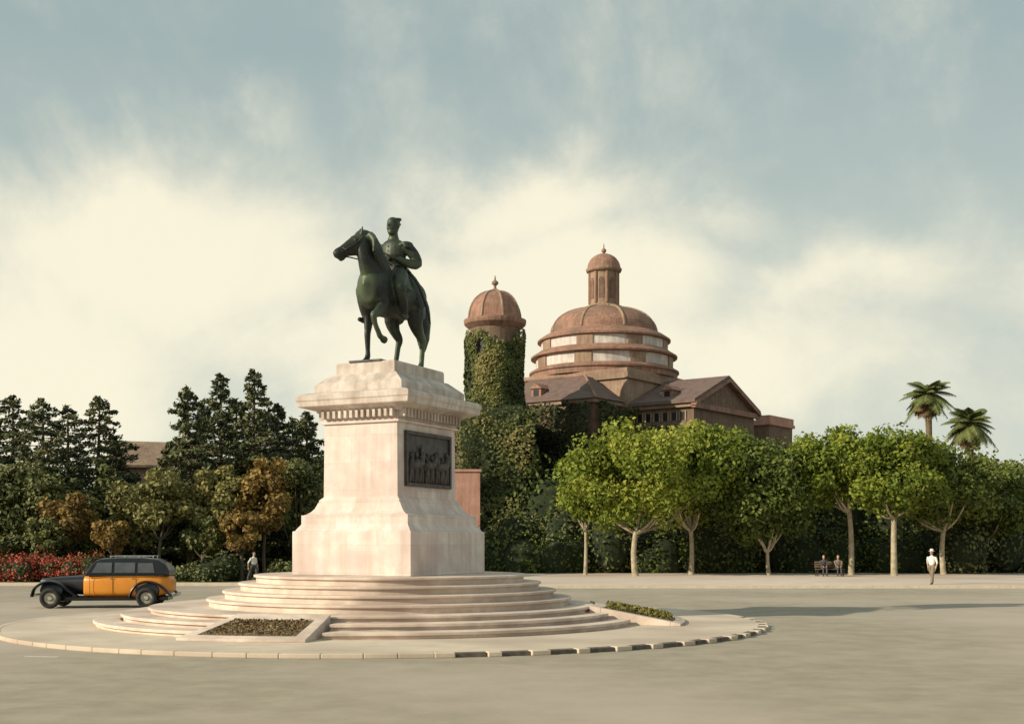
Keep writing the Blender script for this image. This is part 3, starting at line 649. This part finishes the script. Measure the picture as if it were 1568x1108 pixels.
g=Geo(); g.lathe([(1.5,26.952)]+[(1.5*math.cos(t),26.95+1.35*math.sin(t)) for t in np.linspace(.1,1.45,8)]+[(.1,28.35),(.22,28.5),(.22,28.65),(.06,28.8),(.03,29.2)],24); g.obj('lantern_cap',M['tile'],ch)
an=empty('church_annex',(px(1163,116),116,0),rad(-36.87))
g=Geo(); g.box(-2.2,2.2,-2.6,2.6,0,13.2); g.obj('walls',M['brick'],an)
g=Geo(); g.box(-2.4,2.4,-2.8,2.8,13.203,13.5); g.box(-2.3,-.9,-2.7,2.7,13.503,14.1); g.box(.9,2.3,-2.7,2.7,13.503,14.1); g.obj('parapet',M['pink'],an)
# ivy tower
tw=empty('ivy_tower',(px(758,93.6),93.6,0))
g=Geo(); g.lathe([(2.0,0),(1.95,18.7)],32); g.obj('shaft',M['brick'],tw)
g=Geo(); g.lathe([(1.97,18.702),(2.15,18.85),(2.38,19.05),(2.42,19.25),(2.42,19.4),(2.2,19.45)],32); g.obj('eave',M['tile'],tw)
pr=[(2.15,19.452)]+[(2.1*math.cos(t)**.85,19.5+2.2*math.sin(t)) for t in np.linspace(.05,1.40,9)]
g=Geo(); g.lathe(pr,8,a0=.3); g.obj('roof',M['tile'],tw)
g=Geo()
for i in range(8):
    a=.3+2*math.pi*i/8; g.tube([(r*math.cos(a),r*math.sin(a),z) for r,z in pr],[(.09,.07)]*len(pr),(-math.sin(a),math.cos(a),0),6,1)
g.lathe([(.3,21.6),(.35,21.75),(.12,21.9),(.1,22.1),(.26,22.25),(.26,22.4),(.08,22.55),(.03,22.9)],16)
g.obj('roof_ribs_and_finial',M['tan'],tw)
g=Geo()
for a in (-2.1,-.6,.9,2.4,3.8):
    c,s=math.cos(a),math.sin(a); V=[(r*c-t*s,r*s+t*c,z) for r in (1.8,2.02) for t,z in [(-.24,16.6),(.24,16.6),(.24,17.5),(0,17.75),(-.24,17.5)]]
    g.add(V,[(0,1,2,3,4),(5,6,7,8,9)]+[(k,(k+1)%5,5+(k+1)%5,5+k) for k in range(5)])
g.obj('windows',M['win'],tw)
def ivy_wall(C,N,T,p0,p1,z0,z1,dens,amp=.5,tb=.35,topn=1.5):
    p0=np.array(p0,float);p1=np.array(p1,float); L=np.linalg.norm(p1-p0); n=int(L*(z1-z0)*dens)
    t=R.uniform(0,1,n); z=R.uniform(z0,z1,n)
    dv=(p1-p0)/L; nv=np.array([dv[1],-dv[0]])
    ph=R.uniform(0,9)
    bul=np.array([mn.noise(Vector((t[i]*L*.45+ph,z[i]*.35,ph))) for i in range(n)])
    edge=z1-topn*(.5+.5*np.array([mn.noise(Vector((t[i]*L*.6,ph,2))) for i in range(n)]))*1.6
    k=(z<edge)
    off=.1+amp*(.5+bul)+R.uniform(0,.25,n)
    P=np.stack([p0[0]+dv[0]*t*L+nv[0]*off,p0[1]+dv[1]*t*L+nv[1]*off,z],1)[k]
    C.append(P); Nn=np.tile([nv[0],nv[1],.4],(len(P),1))+R.normal(size=(len(P),3))*.55; N.append(Nn)
    T.append((tb+.9*bul+R.uniform(-.15,.3,n))[k])
iv=empty('ivy')
C=[];N=[];T=[]
def wc(lx,ly): a=rad(-36.87); return (8.3+lx*math.cos(a)-ly*math.sin(a),109.2+lx*math.sin(a)+ly*math.cos(a))
ivy_wall(C,N,T,wc(-5.9,-10.6),wc(5.9,-10.6),3,14.1,46,.8,.2,.7)
ivy_wall(C,N,T,wc(5.85,-10.7),wc(5.85,-6.2),3,13.9,44,.6,.2,.6)
ivy_wall(C,N,T,wc(5.9,-6.3),wc(6.6,-5.5),3,14.0,44,.5,.2,.6)
ivy_wall(C,N,T,wc(6.2,-5.5),wc(12.1,-5.5),3,12.3,40,.5,.25,.8)
ivy_wall(C,N,T,wc(12.1,-5.5),wc(12.1,5.5),3,10.0,22,.5,.2,3)
n=30000; a=R.uniform(-math.pi,math.pi,n); z=R.uniform(6,18.6,n)
lim=18.0+1.3*np.array([mn.noise(Vector((math.cos(q)*1.3,math.sin(q)*1.3,4))) for q in a])
k=z<lim+R.uniform(-.4,.4,n)
bl=np.array([mn.noise(Vector((math.cos(a[i])*1.5,math.sin(a[i])*1.5,z[i]*.4))) for i in range(n)])
k&=~((np.abs(a+2.1)<.13)&(z>16.5)&(z<17.7))
o=1.98+.10+.35*np.clip(.35+bl,0,1)+R.uniform(0,.15,n)
P=np.stack([px(758,93.6)+o*np.cos(a),93.6+o*np.sin(a),z],1)[k]
leaves('tower_ivy',P,(np.stack([np.cos(a),np.sin(a),a*0+.4],1)[k]+R.normal(size=(k.sum(),3))*.5),R.uniform(.2,.36,k.sum()),(.38+.9*bl+R.uniform(-.2,.3,n)+.12*(z/18-.5))[k],LM['ivyl'],iv)
wg=empty('ivy_wing',(0,0,0))
g=Geo(); g.box(px(706,92.4),px(800,92.4),91.2,103,0,12.6); g.obj('walls',M['ivybase'],wg)
C2=[];N2=[];T2=[]
ivy_wall(C2,N2,T2,(px(700,91),91.0),(px(818,91),91.0),0,13.7,46,1.0,.34,1.3)
ivy_wall(C2,N2,T2,(px(702,93),103),(px(702,93),91.2),0,13.6,18,.6,.5,1.6)
ivy_wall(C2,N2,T2,(px(808,92),91.2),(px(812,97),98),0,13.4,24,.6,.3,1.2)
P=np.concatenate(C2); leaves('wing_ivy',P,np.concatenate(N2),R.uniform(.22,.40,len(P)),np.concatenate(T2),LM['ivyl'],iv)
P=np.concatenate(C); leaves('wall_ivy',P,np.concatenate(N),R.uniform(.24,.44,len(P)),np.concatenate(T),LM['ivy'],iv)
g=Geo(); g.box(px(690,89),px(735,89),89,90,0,zz(722,89)); g.box(px(690,89)-.1,px(735,89)+.1,88.9,90.1,zz(722,89)+.003,zz(718,89)); g.obj('pink_wall',M['pink'],None)
# ------------------------------------------------------------ trees
def crown(name,c,r,n,ls,mat,parent,ncl=40,tb=.45,clr=.34,box=0):
    c=np.array(c);r=np.array(r)
    d=sph(ncl)
    if box: d[:,2]=np.sign(d[:,2])*np.abs(d[:,2])**.75; d[:,:2]*=1+box*(1-np.abs(d[:,2:3]))
    rf=R.uniform(.5,1.0,ncl)[:,None]; cc=d*rf*r*(1-clr*.45)
    per=n//ncl; P=[];N=[];T=[]
    for i in range(ncl):
        cr=clr*R.uniform(.6,1.25)*r.mean()
        dd=sph(per); q=cc[i]+dd*cr*np.array([1,1,.75])*(R.uniform(.5,1.08,per)[:,None])
        P.append(q); N.append(dd*.8+R.normal(size=(per,3))*.6+[0,0,.35])
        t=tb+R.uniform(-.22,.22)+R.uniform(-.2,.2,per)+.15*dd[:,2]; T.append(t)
    P=np.concatenate(P)
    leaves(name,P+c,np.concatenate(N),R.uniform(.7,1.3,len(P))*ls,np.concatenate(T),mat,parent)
    return cc+c
def broadtree(name,x,y,zt,zb,rx,mat,bark='bark',n=9000,ls=.3,tb=.45,tr=.2,cx=0,z0=0.1,ncl=46,box=0):
    e=empty(name,(x,y,z0)); zc=(zt+zb)/2-z0; rz=(zt-zb)/2
    cc=crown('foliage',(cx,0,zc),(rx,rx*.95,rz),n,ls,LM[mat],e,ncl,tb,box=box)
    g=Geo(); fork=(zb-z0)*.95; bx=R.uniform(-.15,.15)
    g.tube([(0,0,-.05),(bx*.4,0,.3),(bx,.05,fork*.6),(cx*.15,0,fork+.3)],[tr*1.35,tr*1.05,tr*.9,tr*.8],(1,0,0),12,3,0)
    for i in range(9):
        t=cc[int(R.integers(len(cc)))]; s=Vector((cx*.15,0,fork+.1)); m=s.lerp(Vector(t),.5)+Vector((0,0,-.15*rz)); 
        g.tube([s,m,Vector(t)],[tr*.55,tr*.35,tr*.12],(1,0,0),8,3)
    g.obj('trunk',M[bark],e,smooth=True); return e
def conifer(name,x,y,h,r,n=70,mat='conifer',z0=.1,droop=.25,lean=0):
    e=empty(name,(x,y,z0)); g=Geo(); g.tube([(0,0,-.05),(lean*.3,0,h*.4),(lean,0,h*.98)],[h*.022,h*.014,.03],(1,0,0),10,3,0)
    P=[];N=[];T=[];S=[]; tbm=R.uniform(-.08,.12)
    for i in range(n):
        u=(i+.5)/n; z=h*(.10+.88*u); L=r*(1-u)**.7*R.uniform(.35,1.3)+.2; a=i*2.4+R.uniform(-.5,.5)
        rise=R.uniform(-.1,.3)*L; dx,dy=math.cos(a),math.sin(a); lx=lean*u*u
        p0=Vector((lx,0,z)); p1=Vector((lx+dx*L*.5,dy*L*.5,z+rise*.3)); p2=Vector((lx+dx*L,dy*L,z-droop*L*.5+rise))
        g.tube([p0,p1,p2],[.05*(1-u)+.02,.03,.012],(0,0,1),5,2)
        m=int(45+130*L/r); t=R.uniform(.15,1.02,m)**.8; w=.34*L*(1.05-t)+.15
        bx=(1-t)[:,None]**2*np.array(p0)+2*((1-t)*t)[:,None]*np.array(p1)+(t**2)[:,None]*np.array(p2)
        side=np.array([-dy,dx,0]); q=bx+side*(R.normal(size=m)*w*.55)[:,None]+np.array([0,0,1])*(R.normal(size=m)*.08-.05)[:,None]
        P.append(q); N.append(np.tile([-.3,-.4,1.],(m,1))+R.normal(size=(m,3))*.6); T.append(.42+tbm+R.uniform(-.25,.25)+R.uniform(-.15,.35,m)); S.append(R.uniform(.18,.38,m))
    P=np.concatenate(P); leaves('needles',P,np.concatenate(N),np.concatenate(S),np.concatenate(T),LM[mat],e,.5)
    g.obj('trunk',M['barkd'],e); return e
def mass(name,bumps,mat,ls=.45,per=700,tb=.4):
    e=empty(name); P=[];N=[];T=[]; g=Geo()
    for (x,y,z,rx,ry,rz) in bumps:
        d=sph(per); r=1+.18*R.normal(size=per); tt=R.uniform(-.15,.15)
        b=np.array([mn.noise(Vector(v)*2.2+Vector((x,y,0))) for v in d])
        P.append(np.array([x,y,z])+d*np.array([rx,ry,rz])*(r*(1+.35*b)*.95)[:,None]); N.append(d+R.normal(size=d.shape)*.6); T.append(tb+tt+.5*b+R.uniform(-.15,.2,per))
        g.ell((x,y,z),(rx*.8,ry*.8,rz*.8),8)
    P=np.concatenate(P);T=np.concatenate(T);N=np.concatenate(N); k=P[:,2]>.05
    leaves('foliage',P[k],N[k],R.uniform(.7,1.3,k.sum())*ls,T[k],LM[mat],e)
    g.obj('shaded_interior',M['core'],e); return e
PT=[(896,79,675,812,50,'plane',.55,903,.12),(973,77,638,816,112,'plane',.66,978,.19),(1058,80,634,812,100,'plane',.52,1058,.17),(1120,90,640,800,100,'planed',.5,1125,.2),
 (1177,79,662,846,84,'planed',.42,1165,.13),(1303,79,650,782,84,'plane',.46,1284,.19),(1369,77,660,790,90,'plane',.48,1368,.2),(1445,80,672,812,84,'planed',.6,1445,.18),
 (1508,84,696,830,80,'planed',.5,1510,.18),(1240,90,676,830,80,'planed',.4,1238,.2),(1565,90,690,830,80,'planed',.5,1570,.2)]
for (tp,D,yt,yb,hw,m,tb,cp,tr) in PT:
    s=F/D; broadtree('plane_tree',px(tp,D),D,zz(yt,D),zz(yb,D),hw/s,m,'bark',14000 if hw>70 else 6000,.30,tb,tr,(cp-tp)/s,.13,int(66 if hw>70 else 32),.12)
def palm(name,p,D,ytop,fl):
    h=zz(ytop,D); e=empty(name,(px(p,D),D,0)); g=Geo()
    g.tube([(0,0,0),(.3,0,h*.4),(.1,0,h*.75),(0,0,h)],[.42,.32,.28,.34],(1,0,0),12,4)
    g.obj('trunk',M['palmb'],e,smooth=True)
    V=[];Fc=[];tt=[]
    for i in range(92):
        a=i*2.4; old=1 if i%2 else 0
        el=R.uniform(-.7,1.4); L=fl*R.uniform(.75,1.1)*(.95 if old else 1); dx,dy=math.cos(a),math.sin(a); hang=R.uniform(.28,.62)
        pts=[]
        for k in range(9):
            t=k/8
            if old: r=L*(hang*t**.55); z=h-.1-L*1.05*t*(1.2-hang)
            else: r=L*t*math.cos(el*(1-.3*t)); z=h+L*(math.sin(el)*t-.5*t*t)
            pts.append(Vector((dx*r,dy*r,z)))
        for k in range(8):
            t=(k+.5)/8
            for sg in (-1,1):
                for q in (0,.33,.66):
                    p_=pts[k].lerp(pts[k+1],q); ll=.8*math.sin(math.pi*min(1,t*.8+.15))
                    tip=p_+Vector((-dy*sg,dx*sg,-.55-.3*old)).normalized()*ll+(pts[k+1]-pts[k]).normalized()*ll*.5
                    w=(pts[k+1]-pts[k]).normalized()*.09
                    b=len(V); V+=[tuple(p_-w),tuple(p_+w),tuple(tip)]; Fc.append((b,b+1,b+2)); tt.append((.05 if old else .65)+R.uniform(-.1,.35))
    me=bpy.data.meshes.new('fronds'); me.from_pydata(V,[],Fc); at=me.attributes.new('tint','FLOAT','FACE'); at.data.foreach_set('value',np.clip(tt,0,1).astype(np.float32))
    o=bpy.data.objects.new('fronds',me); COL.objects.link(o); me.materials.append(LM['palm']); o.parent=e
palm('palm_tree',1421,112,602,2.6); palm('palm_tree',1484,106,646,2.5)
for (p,D,yt,r,ln) in [(385,74,560,2.8,.2),(338,76,566,2.8,0),(292,73,588,2.8,-.2),(425,78,614,3.4,0),(470,80,626,3.4,0),(148,77,603,3.6,.2),(66,75,606,4.6,0),(104,82,616,4.6,0),(20,78,600,4.4,0),(-30,78,590,4,0),(262,84,672,2.4,0),(178,80,668,3.4,0),(448,86,636,4,0),(312,80,612,3,0),(362,80,606,3.2,0),(406,84,624,3,0)]:
    conifer('pine_tree',px(p,D),D,zz(yt,D)-.1,r*1.15,84,lean=ln)
for (p,D,yt,yb,hw,m,tb) in [(405,69,692,822,48,'amber',.5),(335,69,704,830,46,'olive',.6),(246,68,715,826,50,'olive',.5),(205,71,728,845,48,'olive',.45),(105,69,752,840,44,'amber',.4),(172,67,790,850,30,'amber',.45),(370,67,770,850,30,'amber',.4),(150,73,700,850,50,'broad',.5),(60,72,700,850,50,'broad',.5),(290,73,720,850,46,'broad',.5),(455,72,690,850,44,'broad',.5),(15,72,700,850,55,'broad',.5),(375,74,690,800,40,'broad',.45),(480,76,680,860,40,'broad',.45),(-40,72,700,850,55,'broad',.5),(310,68,780,855,34,'broad',.55),(70,68,790,855,34,'broad',.5)]:
    s=F/D; broadtree('park_tree',px(p,D),D,zz(yt,D),zz(yb,D),hw/s,m,'barkd',5600,.28,tb,.11,0,.12,34)
B=[]
for i in range(34):
    p=-60+i*17; D=R.uniform(86,90); h=0 if 190<p<270 else 1
    B.append((px(p,D),D,2.6+R.uniform(0,1.0)*h,2.3,2,3.0+R.uniform(0,1.5)*h))
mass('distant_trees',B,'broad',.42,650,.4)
B=[]
for i in range(30):
    p=845+i*27; D=R.uniform(88,92); B.append((px(p,D),D,2.6+R.uniform(0,1.2),2.6,1.8,3.6+R.uniform(0,1.4)))
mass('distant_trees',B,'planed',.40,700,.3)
B=[]
for p,D,h,w in [(318,66,1.2,1.0),(345,67,1.6,1.0),(285,67,.9,1.1),(432,67,1.1,.8),(455,67,1.0,.8),(365,68,1.0,.9)]:
    B.append((px(p,D),D,h*.5,w,w,h*.6))
mass('shrubs',B,'broad',.2,600,.4)
B=[]
for i in range(34):
    p=745+i*27; D=R.uniform(84,87); B.append((px(p,D),D,.9,1.6,1.2,1.2+R.uniform(0,1.3)))
mass('shrubs',B,'planed',.28,500,.35)
B=[]
for p,D,h in [(755,88,3.4),(790,87,4.4),(825,88,3.8),(860,86,4.6),(935,84,4.6),(1000,86,3.4),(1090,84,4.4),(1130,85,3.4),(1200,85,4.2),(1260,86,3.6),(1420,86,3.4),(1480,82,3.4),(1540,84,3.6)]:
    B.append((px(p,D),D,h*.5,1.7,1.4,h*.55))
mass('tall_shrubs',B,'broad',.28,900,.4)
B=[]
for i in range(14):
    p=-40+i*15; D=R.uniform(65.5,66.5); B.append((px(p,D),D,.75,.75,.6,.75+R.uniform(-.1,.25)))
mass('red_flower_bed',B,'red',.14,700,.42)
hs=empty('park_house',(px(236,98),98,0),rad(22))
g=Geo(); g.box(-3,3,-2.6,2.6,0,8.4); g.obj('walls',M['tan'],hs)
g=Geo(); gable(g,-3.4,3.4,-2.6,2.6,8.45,10.2,.5,.2); g.obj('roof',M['tan'],hs)
g=Geo()
for x in (-1.8,0,1.8): g.box(x-.4,x+.4,-2.65,-2.603,5.8,7.4)
g.obj('windows',M['win'],hs)
# ------------------------------------------------------------ sky, sun, camera
EL=23.5; sdir=Vector((-.903*math.cos(rad(EL)),-.43*math.cos(rad(EL)),math.sin(rad(EL))))
sl=bpy.data.lights.new('sun','SUN'); sl.energy=5.0; sl.angle=rad(.5); sl.color=(1.0,.89,.69)
so=bpy.data.objects.new('sun',sl); COL.objects.link(so); so.rotation_euler=(-sdir).to_track_quat('-Z','Y').to_euler()
w=bpy.data.worlds.new('World'); scene.world=w; w.use_nodes=True; nt=w.node_tree; nt.nodes.clear(); L=nt.links.new
out=nt.nodes.new('ShaderNodeOutputWorld'); bg=nt.nodes.new('ShaderNodeBackground'); L(bg.outputs[0],out.inputs[0]); bg.inputs[1].default_value=.1
sk=nt.nodes.new('ShaderNodeTexSky'); sk.sky_type='NISHITA'; sk.sun_disc=False; sk.sun_elevation=rad(EL); sk.sun_rotation=math.atan2(-.903,-.43)
tc=nt.nodes.new('ShaderNodeTexCoord'); sp=nt.nodes.new('ShaderNodeSeparateXYZ'); L(tc.outputs['Generated'],sp.inputs[0])
def mt(op,a,b=None,c=None):
    n=nt.nodes.new('ShaderNodeMath'); n.operation=op
    for i,v in enumerate((a,b,c)):
        if v is None: continue
        if isinstance(v,(int,float)): n.inputs[i].default_value=v
        else: L(v,n.inputs[i])
    return n.outputs[0]
az=mt('ARCTAN2',sp.outputs[0],sp.outputs[1]); el=mt('ARCSINE',sp.outputs[2])
def noi(s,d,r=.55,dist=0):
    n=nt.nodes.new('ShaderNodeTexNoise'); n.inputs['Scale'].default_value=s; n.inputs['Detail'].default_value=d; n.inputs['Roughness'].default_value=r; n.inputs['Distortion'].default_value=dist
    L(tc.outputs['Generated'],n.inputs['Vector']); return n.outputs['Fac']
n1=noi(5,8,.6,.5); n2=noi(13,7,.6); n3=noi(3.2,4); n4=noi(7.3,5)
az2=mt('ADD',az,mt('MULTIPLY',mt('SUBTRACT',n3,.5),.10)); az2=mt('ADD',az2,mt('MULTIPLY',mt('SUBTRACT',n2,.5),.05))
el2=mt('ADD',el,mt('MULTIPLY',mt('SUBTRACT',n4,.5),.10))
blobs=[(230,400,280,140,1),(410,210,60,100,.5),(800,330,210,60,.95),(880,260,60,45,.5),(800,430,280,90,.95),(1010,400,110,70,.8),(1120,320,60,30,.45),(1320,440,170,60,.75),(60,580,260,160,1),(600,560,330,110,.85),(1150,540,280,90,.75),(-400,420,300,160,.8),(1900,450,260,120,.7),(60,280,150,60,.4)]
acc=None
for (bx,by,rx,ry,wt) in blobs:
    a0=math.atan((bx-784)/F); e0=math.atan((829-by)/F*math.cos(a0))
    da=mt('DIVIDE',mt('SUBTRACT',az2,a0),rx/F); de=mt('DIVIDE',mt('SUBTRACT',el2,e0),ry/F)
    q=mt('ADD',mt('MULTIPLY',da,da),mt('MULTIPLY',de,de))
    v=mt('MULTIPLY',mt('EXPONENT',mt('MULTIPLY',q,-.7)),wt)
    acc=v if acc is None else mt('SMOOTH_MAX',acc,v,.25)
den=mt('ADD',acc,mt('ADD',mt('MULTIPLY',mt('SUBTRACT',n1,.5),1.1),mt('MULTIPLY',mt('SUBTRACT',n2,.5),.6)))
mr=nt.nodes.new('ShaderNodeMapRange'); mr.interpolation_type='SMOOTHSTEP'; mr.inputs['From Min'].default_value=.05; mr.inputs['From Max'].default_value=.9; L(den,mr.inputs[0])
mx=nt.nodes.new('ShaderNodeMixRGB'); mx.inputs[0].default_value=.88; L(sk.outputs[0],mx.inputs[1]); mx.inputs[2].default_value=(3.9,4.85,4.75,1)
hz=nt.nodes.new('ShaderNodeMapRange'); hz.inputs['From Min'].default_value=.0; hz.inputs['From Max'].default_value=.38; hz.inputs['To Min'].default_value=.85; hz.inputs['To Max'].default_value=0; L(el,hz.inputs[0])
mh=nt.nodes.new('ShaderNodeMixRGB'); L(hz.outputs[0],mh.inputs[0]); L(mx.outputs[0],mh.inputs[1]); mh.inputs[2].default_value=(7.4,7.6,6.4,1)
cl=nt.nodes.new('ShaderNodeMixRGB'); L(mt('MULTIPLY',mr.outputs[0],.95),cl.inputs[0]); L(mh.outputs[0],cl.inputs[1]); cl.inputs[2].default_value=(9.8,9.2,7.2,1)
L(cl.outputs[0],bg.inputs[0])
cam=bpy.data.cameras.new('camera'); co=bpy.data.objects.new('camera',cam); COL.objects.link(co)
co.location=(0,0,2.3); co.rotation_euler=(rad(90),0,0); cam.sensor_width=36; cam.lens=36*F/1568; cam.shift_y=(829-554)/1568; cam.clip_end=6000; cam.clip_start=.1
scene.camera=co
scene.view_settings.view_transform='Standard'; scene.view_settings.look='None'; scene.view_settings.exposure=0
